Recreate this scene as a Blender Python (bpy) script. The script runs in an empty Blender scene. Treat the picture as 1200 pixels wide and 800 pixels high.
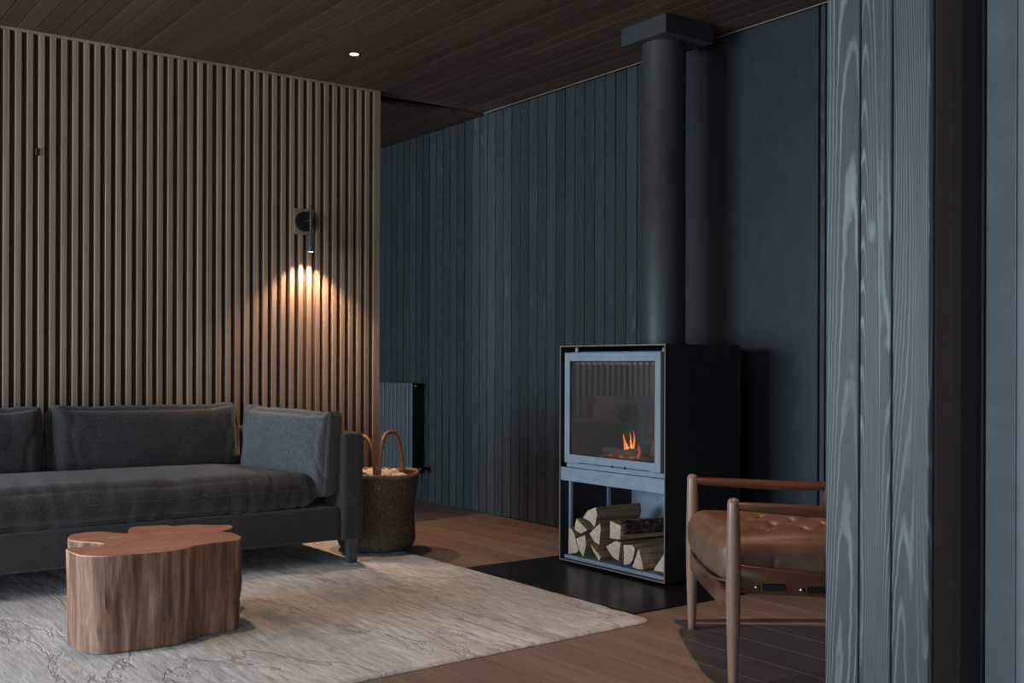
import bpy, bmesh, math, random
from math import sin, cos, pi, radians, exp, sqrt, atan2
from mathutils import Vector, Matrix, noise
random.seed(7)
SC = bpy.context.scene
COL = SC.collection

# ------------------------------------------------------------------ helpers
def link(name, me, mats, parent=None, smooth=False):
    o = bpy.data.objects.new(name, me)
    COL.objects.link(o)
    if not isinstance(mats, (list, tuple)):
        mats = [mats]
    for m in mats:
        me.materials.append(m)
    if parent is not None:
        o.parent = parent
    if smooth:
        for p in me.polygons:
            p.use_smooth = True
    return o

def obj(name, bm, mats, parent=None, smooth=False, auto=None):
    me = bpy.data.meshes.new(name)
    bmesh.ops.recalc_face_normals(bm, faces=bm.faces[:])
    bm.to_mesh(me); bm.free()
    o = link(name, me, mats, parent, smooth)
    if auto is not None:
        for p in me.polygons: p.use_smooth = True
        me.set_sharp_from_angle(angle=radians(auto))
    return o

def thing(name, label, cat, loc=(0, 0, 0), rotz=0.0, group=None):
    o = bpy.data.objects.new(name, None)
    COL.objects.link(o)
    o.empty_display_size = .1
    o.location = loc; o.rotation_euler = (0, 0, rotz)
    tag(o, label, cat, group)
    return o

def tag(o, label, cat, group=None, kind=None):
    o['label'] = label; o['category'] = cat
    if group: o['group'] = group
    if kind: o['kind'] = kind
    return o

def struct(o):
    o['kind'] = 'structure'
    return o

def add_box(bm, x0, x1, y0, y1, z0, z1, bev=0.0, seg=1, mat=0):
    r = bmesh.ops.create_cube(bm, size=1.0)
    vs = r['verts']
    for v in vs:
        v.co = Vector((x0 + (v.co.x + .5) * (x1 - x0), y0 + (v.co.y + .5) * (y1 - y0), z0 + (v.co.z + .5) * (z1 - z0)))
    fs = set(f for v in vs for f in v.link_faces)
    for f in fs: f.material_index = mat
    if bev > 0:
        es = list(set(e for v in vs for e in v.link_edges))
        bmesh.ops.bevel(bm, geom=es, offset=bev, segments=seg, affect='EDGES', profile=.5)
    return bm

def box(x0, x1, y0, y1, z0, z1, bev=0.0, seg=1):
    return add_box(bmesh.new(), x0, x1, y0, y1, z0, z1, bev, seg)

def add_lathe(bm, prof, seg=24, M=None, cap=True):
    """profile [(r,z)] turned about z"""
    M = M or Matrix()
    rings = []
    for r, z in prof:
        rings.append([bm.verts.new(M @ Vector((r * cos(2 * pi * k / seg), r * sin(2 * pi * k / seg), z))) for k in range(seg)])
    for a, b in zip(rings, rings[1:]):
        for k in range(seg):
            bm.faces.new((a[k], a[(k + 1) % seg], b[(k + 1) % seg], b[k]))
    if cap:
        bm.faces.new(rings[0][::-1]); bm.faces.new(rings[-1])
    return bm

def add_tube(bm, pts, rad, seg=12, cap=True, up=Vector((0, 0, 1))):
    """sweep an ellipse along pts; rad: number, (a,b) or per point list of (a,b); a along side, b along up"""
    pts = [Vector(p) for p in pts]
    n = len(pts); rings = []
    for i, p in enumerate(pts):
        t = (pts[min(i + 1, n - 1)] - pts[max(i - 1, 0)]).normalized()
        u = up - t * up.dot(t)
        if u.length < 1e-4: u = Vector((1, 0, 0)) - t * t.x
        u.normalize(); s = t.cross(u)
        r = rad[i] if isinstance(rad, list) else rad
        if not isinstance(r, (tuple, list)): r = (r, r)
        rings.append([bm.verts.new(p + s * (r[0] * cos(2 * pi * k / seg)) + u * (r[1] * sin(2 * pi * k / seg))) for k in range(seg)])
    for a, b in zip(rings, rings[1:]):
        for k in range(seg):
            bm.faces.new((a[k], a[(k + 1) % seg], b[(k + 1) % seg], b[k]))
    if cap:
        bm.faces.new(rings[0][::-1]); bm.faces.new(rings[-1])
    return bm

def spline(P, n, closed=False):
    P = [Vector(p) for p in P]; out = []
    m = len(P) if closed else len(P) - 1
    for i in range(m):
        if closed:
            a, b, c, d = P[i - 1], P[i], P[(i + 1) % len(P)], P[(i + 2) % len(P)]
        else:
            a, b, c, d = P[max(i - 1, 0)], P[i], P[i + 1], P[min(i + 2, len(P) - 1)]
        for k in range(n):
            t = k / n
            out.append(.5 * ((2 * b) + (c - a) * t + (2 * a - 5 * b + 4 * c - d) * t * t + (3 * b - a - 3 * c + d) * t ** 3))
    if not closed: out.append(P[-1])
    return out

def prism(bm, poly, ax, l0, l1, bev=0.0):
    """extrude polygon of the two other axes along axis ax"""
    def mk(a, b, l):
        return {'x': (l, a, b), 'y': (a, l, b), 'z': (a, b, l)}[ax]
    A = [bm.verts.new(mk(a, b, l0)) for a, b in poly]
    B = [bm.verts.new(mk(a, b, l1)) for a, b in poly]
    n = len(poly)
    fs = [bm.faces.new(A[::-1]), bm.faces.new(B)]
    for k in range(n):
        fs.append(bm.faces.new((A[k], A[(k + 1) % n], B[(k + 1) % n], B[k])))
    if bev:
        es = list(set(e for f in fs for e in f.edges))
        bmesh.ops.bevel(bm, geom=es, offset=bev, segments=2, affect='EDGES', profile=.5)
    return bm

def soft_box(w, d, h, r, n=(40, 24, 10), crown=(0, 0, 0), fn=None, M=None, bm=None):
    """rounded box on a dense grid, puffed by crown on each axis, then displaced by fn(co, normal)"""
    bm = bm or bmesh.new()
    half = Vector((w / 2, d / 2, h / 2))
    def coords(k):
        return [-cos(pi * i / k) * .6 + (2 * i / k - 1) * .4 for i in range(k + 1)]
    C = [coords(k) for k in n]
    vmap = {}
    def vert(i, j, k):
        key = (i, j, k)
        if key in vmap: return vmap[key]
        u = Vector((C[0][i], C[1][j], C[2][k]))
        p = Vector((u[a] * half[a] for a in range(3)))
        inner = Vector((max(-(half[a] - r), min(half[a] - r, p[a])) for a in range(3)))
        dd = p - inner
        if dd.length > 1e-9: dd.normalize()
        q = inner + dd * r
        prof = [1 - u[a] ** 2 for a in range(3)]
        for a in range(3):
            o1, o2 = [b for b in range(3) if b != a]
            q[a] += crown[a] * (u[a]) * max(prof[o1], 0) * max(prof[o2], 0)
        if fn: q = q + fn(q, u, dd)
        if M is not None: q = M @ q
        v = bm.verts.new(q); vmap[key] = v
        return v
    a, b, c = n
    for i in range(a):
        for j in range(b):
            bm.faces.new((vert(i, j, 0), vert(i, j + 1, 0), vert(i + 1, j + 1, 0), vert(i + 1, j, 0)))
            bm.faces.new((vert(i, j, c), vert(i + 1, j, c), vert(i + 1, j + 1, c), vert(i, j + 1, c)))
    for i in range(a):
        for k in range(c):
            bm.faces.new((vert(i, 0, k), vert(i + 1, 0, k), vert(i + 1, 0, k + 1), vert(i, 0, k + 1)))
            bm.faces.new((vert(i, b, k), vert(i, b, k + 1), vert(i + 1, b, k + 1), vert(i + 1, b, k)))
    for j in range(b):
        for k in range(c):
            bm.faces.new((vert(0, j, k), vert(0, j, k + 1), vert(0, j + 1, k + 1), vert(0, j + 1, k)))
            bm.faces.new((vert(a, j, k), vert(a, j + 1, k), vert(a, j + 1, k + 1), vert(a, j, k + 1)))
    return bm

T = Matrix.Translation
# ------------------------------------------------------------------ materials
class NT:
    def __init__(s, name):
        s.m = bpy.data.materials.new(name); s.m.use_nodes = True
        s.t = s.m.node_tree; s.n = s.t.nodes; s.l = s.t.links
        s.b = s.n['Principled BSDF']
    def node(s, typ, **kw):
        o = s.n.new(typ)
        for k, v in kw.items(): setattr(o, k, v)
        return o
    def put(s, sock, v):
        if hasattr(v, 'is_output'): s.l.new(v, sock)
        else: sock.default_value = v
    def coord(s, scale=(1, 1, 1), island=0.0, rot=(0, 0, 0)):
        tc = s.node('ShaderNodeTexCoord'); src = tc.outputs['Object']
        if island:
            g = s.node('ShaderNodeNewGeometry')
            ad = s.node('ShaderNodeVectorMath', operation='MULTIPLY_ADD')
            s.l.new(g.outputs['Random Per Island'], ad.inputs[0])
            ad.inputs[1].default_value = (island * 7.3, island * 3.1, island * 5.7)
            s.l.new(src, ad.inputs[2]); src = ad.outputs[0]
        mp = s.node('ShaderNodeMapping'); s.l.new(src, mp.inputs['Vector'])
        mp.inputs['Scale'].default_value = scale; mp.inputs['Rotation'].default_value = rot
        return mp.outputs[0]
    def noise(s, vec, scale, detail=4, rough=.55, dist=0.0):
        n = s.node('ShaderNodeTexNoise'); s.l.new(vec, n.inputs['Vector'])
        n.inputs['Scale'].default_value = scale; n.inputs['Detail'].default_value = detail
        n.inputs['Roughness'].default_value = rough; n.inputs['Distortion'].default_value = dist
        return n.outputs[0]
    def ramp(s, fac, stops, interp='LINEAR'):
        r = s.node('ShaderNodeValToRGB'); r.color_ramp.interpolation = interp
        e = r.color_ramp.elements
        while len(e) < len(stops): e.new(.5)
        for q, (p, c) in zip(e, stops):
            q.position = p
            q.color = (c, c, c, 1) if isinstance(c, (int, float)) else (*c, 1)
        s.l.new(fac, r.inputs[0]); return r.outputs[0]
    def math(s, op, a, b=0.0, c=None):
        m = s.node('ShaderNodeMath', operation=op)
        s.put(m.inputs[0], a); s.put(m.inputs[1], b)
        if c is not None: s.put(m.inputs[2], c)
        return m.outputs[0]
    def mix(s, fac, a, b, blend='MIX'):
        m = s.node('ShaderNodeMix', data_type='RGBA', blend_type=blend)
        s.put(m.inputs[0], fac)
        s.put(m.inputs[6], a if hasattr(a, 'is_output') else (*a, 1))
        s.put(m.inputs[7], b if hasattr(b, 'is_output') else (*b, 1))
        return m.outputs[2]
    def rnd(s):
        return s.node('ShaderNodeNewGeometry').outputs['Random Per Island']
    def bump(s, h, strength=.3, dist=.01, prev=None):
        b = s.node('ShaderNodeBump'); b.inputs['Strength'].default_value = strength
        b.inputs['Distance'].default_value = dist
        s.l.new(h, b.inputs['Height'])
        if prev is not None: s.l.new(prev, b.inputs['Normal'])
        return b.outputs[0]
    def fin(s, col=None, rough=None, nrm=None, metal=None, spec=None, **kw):
        i = s.b.inputs
        if col is not None: s.put(i['Base Color'], col if hasattr(col, 'is_output') else (*col, 1))
        if rough is not None: s.put(i['Roughness'], rough)
        if nrm is not None: s.l.new(nrm, i['Normal'])
        if metal is not None: i['Metallic'].default_value = metal
        if spec is not None: i['Specular IOR Level'].default_value = spec
        for k, v in kw.items(): s.put(i[k], v)
        return s.m

def wood(name, dark, light, stretch, rough=.5, var=.25, bump=.25, scale=1.0, spec=.4, fine=1.0):
    """straight-grained wood; stretch = small number on the grain axis"""
    t = NT(name)
    v = t.coord(stretch, island=3.0)
    a = t.noise(v, 9 * scale, 6, .6, .3)
    v2 = t.coord(tuple(q * (4 if q >= 1 else 1) for q in stretch), island=3.0)
    b = t.noise(v2, 22 * scale, 3, .6)
    c = t.ramp(a, [(.25, dark), (.75, light)])
    f = t.ramp(b, [(.35, .72), (.6, 1.0)])
    c = t.mix(fine * .8, c, f, 'MULTIPLY')
    r = t.rnd()
    k = t.math('MULTIPLY_ADD', r, 2 * var, 1 - var)
    kc = t.node('ShaderNodeCombineColor')
    for q in range(3): t.l.new(k, kc.inputs[q])
    c = t.mix(1.0, c, kc.outputs[0], 'MULTIPLY')
    return t.fin(c, rough, t.bump(b, bump, .003), spec=spec)

def charred(name, base, hi, amount, rough=.5, line=1.0, spec=.35):
    """black stained softwood boards, grain along z, with rings, cathedrals and knots"""
    t = NT(name)
    v = t.coord((1, 1, .045), island=5.0)
    n = t.noise(v, 7.0, 1, .4, .1)
    wob = t.noise(t.coord((1, 1, .5), island=5.0), 30, 2, .5)
    ring = t.math('SINE', t.math('MULTIPLY_ADD', n, 330.0, t.math('MULTIPLY', wob, 3.5)))
    ring = t.ramp(t.math('MULTIPLY_ADD', ring, .5, .5), [(.66, 0.0), (1.0, 1.0)])
    v2 = t.coord((1, 1, .02), island=5.0)
    fib = t.noise(v2, 160, 3, .6)
    soft = t.noise(t.coord((1, 1, .25), island=2.0), 5, 4, .6)
    kv = t.node('ShaderNodeTexVoronoi'); t.l.new(t.coord((1.0, 1.0, .42), island=4.0), kv.inputs['Vector'])
    kv.inputs['Scale'].default_value = 5.0
    knot = t.ramp(kv.outputs['Distance'], [(.02, 1.0), (.075, 0.0)])
    g = t.math('MULTIPLY', ring, t.ramp(soft, [(.35, .15), (.7, 1.0)]))
    g = t.math('MAXIMUM', t.math('MULTIPLY', g, line), t.math('MULTIPLY', knot, .8))
    g = t.math('MULTIPLY', g, t.ramp(fib, [(.2, .55), (.7, 1.0)]))
    base2 = t.mix(t.ramp(fib, [(.3, 0.0), (.75, 1.0)]), base, tuple(q * 1.45 for q in base))
    r = t.rnd()
    c = t.mix(t.math('MULTIPLY', g, amount), base2, hi)
    k = t.math('MULTIPLY_ADD', r, .5, .75)
    kc = t.node('ShaderNodeCombineColor')
    for q in range(3): t.l.new(k, kc.inputs[q])
    c = t.mix(1.0, c, kc.outputs[0], 'MULTIPLY')
    nb = t.bump(fib, .25, .002)
    nb = t.bump(g, .25, .002, nb)
    return t.fin(c, rough, nb, spec=spec)

def fabric(name, ca, cb, scale=1.0, rough=.95):
    t = NT(name)
    v = t.coord()
    n1 = t.noise(v, 190 * scale, 2, .8)
    n2 = t.noise(v, 900 * scale, 1, .5)
    n3 = t.noise(v, 5, 3, .5)
    c = t.mix(t.ramp(n1, [(.3, 0.0), (.7, 1.0)]), ca, cb)
    c = t.mix(.35, c, t.ramp(n3, [(.3, .6), (.7, 1.0)]), 'MULTIPLY')
    h = t.math('ADD', n1, t.math('MULTIPLY', n2, .6))
    m = t.fin(c, rough, t.bump(h, .5, .004), spec=.15)
    t.b.inputs['Sheen Weight'].default_value = .25
    t.b.inputs['Sheen Roughness'].default_value = .5
    return m

def metal(name, col, rough=.45, met=.0, spec=.5, grain=.0):
    t = NT(name)
    n = t.noise(t.coord(), 14, 4, .6)
    c = t.mix(t.ramp(n, [(.3, 0.0), (.7, 1.0)]), tuple(q * .88 for q in col), tuple(q * 1.08 for q in col))
    f = t.noise(t.coord(), 400, 2, .5)
    return t.fin(c, t.math('MULTIPLY_ADD', n, .15, rough - .07), t.bump(f, .06 + grain, .001), metal=met, spec=spec)

def emit(name, col, strength):
    t = NT(name)
    return t.fin((0, 0, 0), .5, **{'Emission Color': (*col, 1), 'Emission Strength': strength})

M_slat = wood('oak_slats', (.245, .172, .125), (.36, .265, .195), (1, 1, .06), .5, .10, .25)
M_slatback = wood('dark_backing', (.055, .030, .018), (.08, .046, .028), (1, 1, .06), .7, .1)
M_ceil = wood('stained_ceiling_boards', (.066, .039, .026), (.120, .074, .050), (1, .06, 1), .55, .16, .3)
M_floor = wood('brown_floor_boards', (.205, .138, .112), (.32, .228, .19), (1, .07, 1), .48, .16, .2)
M_gap = metal('black_gap', (.006, .005, .005), .8)
M_char = charred('charred_wall_boards', (.029, .036, .040), (.125, .14, .145), .7, .5, .9)
M_col = charred('charred_boards_lit', (.040, .049, .054), (.33, .37, .385), .85, .5, 1.0)  # lighter copy of the wall boards, with the stronger daylight in its colour
M_jamb = wood('dark_brown_jamb', (.036, .023, .015), (.060, .040, .028), (1, 1, .05), .6, .15)
M_bsteel = metal('blackened_steel', (.020, .023, .028), .42, spec=.5)
M_panel = metal('steel_wall_panel', (.026, .034, .042), .42, spec=.5)
M_jpanel = metal('bluish_steel_panel', (.27, .31, .36), .42, spec=.5)
M_stove = metal('stove_black_paint', (.016, .018, .021), .5)
M_edge = metal('worn_steel_edge', (.22, .20, .20), .4)
M_front = metal('grey_stove_paint', (.25, .31, .385), .42)
M_flue = metal('matt_black_flue', (.040, .044, .047), .5)
M_rim = wood('braided_rim', (.10, .06, .04), (.48, .32, .22), (9, 9, 9), .8, .1, .5)
M_rad = metal('radiator_paint', (.105, .13, .155), .4)
M_sleg = metal('sofa_leg_metal', (.055, .065, .075), .45)
M_black = metal('matt_black_metal', (.012, .012, .013), .4)
M_lamp = metal('lamp_dark_green_metal', (.030, .036, .038), .35)
M_brass = metal('brass', (.55, .40, .22), .3, 1.0)
M_fab = fabric('charcoal_wool', (.016, .0155, .016), (.082, .078, .077))
M_fab2 = fabric('charcoal_wool_daylit', (.04, .042, .046), (.165, .173, .185))  # sofa wool made lighter and bluer; daylight on the cushion put into the colour
M_leather = None
M_walnut = wood('polished_walnut', (.075, .030, .018), (.16, .066, .038), (1, .05, 1), .22, .1, .08, spec=.5)
M_leg = wood('walnut_legs_daylit', (.23, .13, .09), (.38, .235, .17), (1, 1, .06), .3, .1, .08, spec=.5)  # chair walnut lightened on the legs, daylight painted into the tone
M_liner = metal('firebrick_lining', (.16, .165, .165), .9)
M_ash = metal('grey_ash', (.62, .58, .52), .95)
M_cind = metal('ashen_wood', (.40, .35, .29), .95)
M_pale = metal('pale_firebrick', (.75, .78, .78), .8)
M_logend = None

def build_special():
    global M_leather, M_logend, M_logside, M_bark, M_stumptop, M_stump, M_rug, M_basket, M_handle, M_shav, M_glass, M_hearth, M_plaster
    t = NT('tan_leather')
    n = t.noise(t.coord(), 9, 4, .6); f = t.noise(t.coord(), 420, 2, .5)
    c = t.mix(t.ramp(n, [(.3, 0.0), (.7, 1.0)]), (.125, .068, .042), (.20, .115, .074))
    M_leather = t.fin(c, .42, t.bump(f, .12, .001), spec=.4)
    t = NT('log_end_grain')
    n = t.noise(t.coord(), 60, 4, .7); n2 = t.noise(t.coord((1, 1, 1)), 14, 3, .6)
    c = t.mix(t.ramp(n, [(.3, 0.0), (.7, 1.0)]), (.48, .38, .27), (.74, .64, .50))
    c = t.mix(t.ramp(n2, [(.52, 0.0), (.72, .5)]), c, (.45, .25, .17))
    M_logend = t.fin(c, .85, t.bump(n, .5, .004), spec=.2)
    t = NT('log_split_side')
    n = t.noise(t.coord((.08, 1, 1), island=2), 45, 4, .6)
    c = t.mix(t.ramp(n, [(.3, 0.0), (.7, 1.0)]), (.19, .125, .08), (.46, .34, .23))
    M_logside = t.fin(c, .85, t.bump(n, .6, .006), spec=.2)
    t = NT('log_bark')
    n = t.noise(t.coord((.4, 1, 1)), 60, 5, .7)
    c = t.ramp(n, [(.35, (.02, .015, .012)), (.58, (.10, .07, .05)), (.72, (.4, .36, .3))])
    M_bark = t.fin(c, .95, t.bump(n, 1.0, .01), spec=.1)
    t = NT('stump_cut_top')
    a = t.noise(t.coord((.35, 1, 1), rot=(0, 0, .1)), 12, 5, .6, .8)
    w = t.math('SINE', t.math('MULTIPLY', t.noise(t.coord((.6, 1, 1)), 5, 2, .4, .3), 70.0))
    c = t.ramp(a, [(.25, (.40, .175, .11)), (.5, (.54, .265, .175)), (.8, (.68, .38, .27))])
    c = t.mix(t.ramp(t.math('MULTIPLY_ADD', w, .5, .5), [(.6, 0.0), (1.0, .25)]), c, (.30, .11, .06))
    M_stumptop = t.fin(c, .5, t.bump(a, .1, .002), spec=.35)
    t = NT('stump_weathered_side')
    a = t.noise(t.coord((1, 1, .07)), 26, 6, .65, .2)
    b = t.noise(t.coord((1, 1, .3)), 5, 4, .6)
    c = t.ramp(a, [(.30, (.06, .030, .020)), (.44, (.19, .10, .066)), (.58, (.36, .215, .15)), (.76, (.62, .48, .38))])
    c = t.mix(t.ramp(b, [(.35, 0.0), (.75, .55)]), c, (.17, .085, .055))
    M_stump = t.fin(c, .75, t.bump(a, .7, .008), spec=.25)
    t = NT('distressed_rug')
    s1 = t.noise(t.coord((1, .13, 1)), 60, 4, .65)
    s2 = t.noise(t.coord((1, .5, 1)), 3.2, 5, .6, .4)
    s3 = t.noise(t.coord((1, .3, 1)), 2.0, 6, .62, .5)
    fz = t.noise(t.coord(), 300, 2, .6)
    c = t.ramp(s1, [(.3, (.48, .47, .47)), (.5, (.76, .755, .75)), (.68, (.92, .92, .92))])
    c = t.mix(t.ramp(s2, [(.38, .0), (.62, .55)]), c, (.50, .50, .50))
    vein = t.ramp(s3, [(.485, 0.0), (.497, 1.0), (.503, 1.0), (.515, 0.0)])
    c = t.mix(t.math('MULTIPLY', vein, .4), c, (.20, .16, .13))
    teal = t.ramp(t.noise(t.coord((1, .6, 1)), 1.9, 4, .6), [(.60, 0.0), (.70, .75)])
    c = t.mix(teal, c, (.25, .33, .36))
    c = t.mix(.4, c, t.ramp(fz, [(.2, .65), (.6, 1.0)]), 'MULTIPLY')
    h = t.math('SUBTRACT', t.math('ADD', fz, t.math('MULTIPLY', s1, 1.2)), t.math('MULTIPLY', vein, .8))
    M_rug = t.fin(c, .95, t.bump(h, .6, .004), spec=.1)
    t = NT('seagrass_weave')
    n = t.noise(t.coord(), 90, 3, .6)
    c = t.ramp(n, [(.3, (.060, .046, .036)), (.7, (.19, .15, .115))])
    M_basket = t.fin(c, .85, t.bump(n, .5, .004), spec=.2)
    t = NT('bound_leather_handle')
    n = t.noise(t.coord((1, 1, 3)), 60, 3, .6)
    c = t.ramp(n, [(.3, (.24, .115, .07)), (.7, (.42, .23, .15))])
    M_handle = t.fin(c, .5, t.bump(n, .3, .002), spec=.4)
    t = NT('pale_shavings')
    n = t.noise(t.coord(), 60, 4, .7)
    c = t.ramp(n, [(.3, (.68, .58, .44)), (.6, (.90, .83, .70))])
    M_shav = t.fin(c, .9, t.bump(n, .7, .008), spec=.15)
    t = NT('stove_glass')
    tr = t.node('ShaderNodeBsdfTransparent'); tr.inputs[0].default_value = (.72, .72, .70, 1)
    gl = t.node('ShaderNodeBsdfGlossy'); gl.inputs['Roughness'].default_value = .02
    gl.inputs[0].default_value = (.9, .95, 1, 1)
    lw = t.node('ShaderNodeLayerWeight'); lw.inputs[0].default_value = .5
    fc = t.ramp(lw.outputs['Facing'], [(.0, .09), (.34, .17), (.7, .4), (1.0, .9)])
    mx = t.node('ShaderNodeMixShader'); t.l.new(fc, mx.inputs[0])
    t.l.new(tr.outputs[0], mx.inputs[1]); t.l.new(gl.outputs[0], mx.inputs[2])
    df = t.node('ShaderNodeBsdfDiffuse'); df.inputs[0].default_value = (.50, .50, .47, 1)      # thin soot film
    m2 = t.node('ShaderNodeMixShader'); m2.inputs[0].default_value = .045
    t.l.new(mx.outputs[0], m2.inputs[1]); t.l.new(df.outputs[0], m2.inputs[2])
    t.l.new(m2.outputs[0], t.n['Material Output'].inputs['Surface'])
    M_glass = t.m
    t = NT('black_hearth_plate')
    n = t.noise(t.coord(), 7, 4, .6)
    M_hearth = t.fin((.012, .012, .013), t.math('MULTIPLY_ADD', n, .2, .22), spec=.4)
    t = NT('grey_plaster')
    n = t.noise(t.coord(), 6, 4, .6)
    M_plaster = t.fin(t.ramp(n, [(.3, (.10, .10, .10)), (.7, (.13, .13, .13))]), .9)
build_special()

# ------------------------------------------------------------------ room
ZC = 2.672          # ceiling
YS = 5.82           # face of the slatted wall
XS = 3.247          # its free end
XW = 4.147          # face of the dark board wall
XL, YB, YE = -2.7, -2.6, 9.2

def planks_floor():
    bm = bmesh.new()
    w = .185; x = XL
    while x < XW + .1:
        y = YB - random.random() * 2.0
        while y < YE:
            l = 1.9 + random.random() * .5
            y0, y1 = max(y, YB), min(y + l, YE)
            if y1 - y0 > .05:
                add_box(bm, x + .0008, x + w - .0008, y0 + .0008, y1 - .0008, -.02, 0, .0015)
            y += l
        x += w
    return bm
struct(obj('floor', planks_floor(), M_floor))
struct(obj('floor_subfloor', box(XL - .1, XW + .3, YB - .1, YE + .1, -.08, -.021), M_gap))

def ceiling_boards(x0, x1, y0a, y0b, y1, z, w=.0865):
    bm = bmesh.new(); x = x0
    while x < x1 - .002:
        xe = min(x + w, x1)
        ya = y0a
        add_box(bm, x + .0024, xe - .0024, ya, y1, z, z + .02, .0012)
        x += w
    return bm
struct(obj('ceiling', ceiling_boards(XL, XW - .045, YB, YB, YS + .10, ZC), M_ceil))
# ceiling beyond the slatted wall; its near edge runs at a slight angle, so the shadow gap tapers
def far_ceiling():
    bm = bmesh.new(); x = 2.6
    w = .0865
    def edge(xx): return YS + .27 - .105 * (xx - 3.3) / .8
    while x < XW - .002:
        xe = min(x + w, XW)
        a, b = x + .0012, xe - .0012
        prism(bm, [(a, max(edge(a), YS + .108)), (b, max(edge(b), YS + .108)), (b, YE), (a, YE)], 'z', ZC - .002, ZC + .02)
        x += w
    return bm
struct(obj('ceiling_beyond', far_ceiling(), M_ceil))
struct(obj('ceiling_void', box(XL - .1, XW + .3, YB - .1, YE + .1, ZC + .06, ZC + .12), M_gap))
struct(obj('trim_1', box(XW - .045, XW - .041, YB, YS + .1, ZC - .004, ZC + .03), M_slat))   # slim bead along the ceiling edge
struct(obj('trim_2', box(XW - .041, XW + .01, YB, YS + .1, ZC + .022, ZC + .04), M_ceil))

# slatted oak wall
def slat_wall():
    bm = bmesh.new()
    p = .05475; k = 0
    x = XS - .030
    while x > XL:
        add_box(bm, x, x + .0295 if k else XS, YS, YS + .03, 0, ZC - .014, .0025)
        x -= p; k += 1
    return bm
sw = struct(obj('wall_left', slat_wall(), M_slat))
bk = obj('backing', box(XL, XS - .004, YS + .029, YS + .09, 0, ZC), M_slatback, sw)
struct(obj('trim_3', box(XL, XS, YS - .002, YS + .03, ZC - .014, ZC, .002), M_slat))
struct(obj('trim_4', box(XS - .001, XS + .018, YS, YS + .10, 0, ZC - .001, .002), M_slat))   # end board of the slatted wall

# dark board wall
def board_wall(pitch=.0915):
    bm = bmesh.new()
    y = -2.6 + .03
    while y < YE:
        d = random.uniform(0, .0015)
        add_box(bm, XW - d, XW + .022, y + .0038, y + pitch - .0038, .005, ZC + .04, .0022)
        y += pitch
    return bm
dw = struct(obj('wall_right', board_wall(), M_char))
obj('backing', box(XW + .014, XW + .08, YB, YE, 0, ZC + .05), M_gap, dw)

struct(obj('wall_far', box(XL, XW, YE, YE + .08, 0, ZC), M_plaster))
bm = bmesh.new()
NX0, NX1 = -2.2, 1.7
add_box(bm, XL, NX0, YB - .08, YB, 0, ZC)
add_box(bm, NX1, XW, YB - .08, YB, 0, ZC)
add_box(bm, NX0, NX1, YB - .08, YB, 0, .4)
add_box(bm, NX0, NX1, YB - .08, YB, 2.35, ZC)
struct(obj('wall_near', bm, M_plaster))
# window wall on the daylight side
WY0, WY1, WZ0, WZ1 = 3.1, 5.5, .12, 2.0
bm = bmesh.new()
add_box(bm, XL - .12, XL, YB, -1.6, 0, ZC)
add_box(bm, XL - .12, XL, -1.6, .8, 0, WZ0)
add_box(bm, XL - .12, XL, -1.6, .8, WZ1, ZC)
add_box(bm, XL - .12, XL, .8, WY0, 0, ZC)
add_box(bm, XL - .12, XL, WY1, 6.3, 0, ZC)
add_box(bm, XL - .12, XL, 8.8, YE, 0, ZC)
add_box(bm, XL - .12, XL, 6.3, 8.8, 0, WZ0)
add_box(bm, XL - .12, XL, 6.3, 8.8, WZ1, ZC)
add_box(bm, XL - .12, XL, WY0, WY1, 0, WZ0)
add_box(bm, XL - .12, XL, WY0, WY1, WZ1, ZC)
struct(obj('wall_window_side', bm, M_plaster))
bm = bmesh.new()
for y in (WY0, (WY0 + WY1) / 2 - .025, WY1 - .05):
    add_box(bm, XL - .09, XL - .03, y, y + .05, WZ0, WZ1, .004)
add_box(bm, XL - .09, XL - .03, WY0, WY1, WZ0, WZ0 + .05, .004)
add_box(bm, XL - .09, XL - .03, WY0, WY1, WZ1 - .05, WZ1, .004)
struct(obj('window_1', bm, M_black))
bm = bmesh.new()
for y in (6.3, 7.525, 8.75): add_box(bm, XL - .09, XL - .03, y, y + .05, WZ0, WZ1, .004)
for z in (WZ0, WZ1 - .05): add_box(bm, XL - .09, XL - .03, 6.3, 8.8, z, z + .05, .004)
struct(obj('window_2', bm, M_black))
bm = bmesh.new()
for x in (NX0, -.28, NX1 - .05): add_box(bm, x, x + .05, YB - .07, YB - .02, .4, 2.35, .004)
for z in (.4, 2.3): add_box(bm, NX0, NX1, YB - .07, YB - .02, z, z + .05, .004)
struct(obj('added_window_near', bm, M_black))  # unseen window added behind the camera as ambient fill
bm = bmesh.new()
for y in (-1.6, -.425, .75): add_box(bm, XL - .09, XL - .03, y, y + .05, WZ0, WZ1, .004)
for z in (WZ0, WZ1 - .05): add_box(bm, XL - .09, XL - .03, -1.6, .8, z, z + .05, .004)
struct(obj('added_window_side', bm, M_black))  # unseen window added to brighten the column and panels

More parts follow.
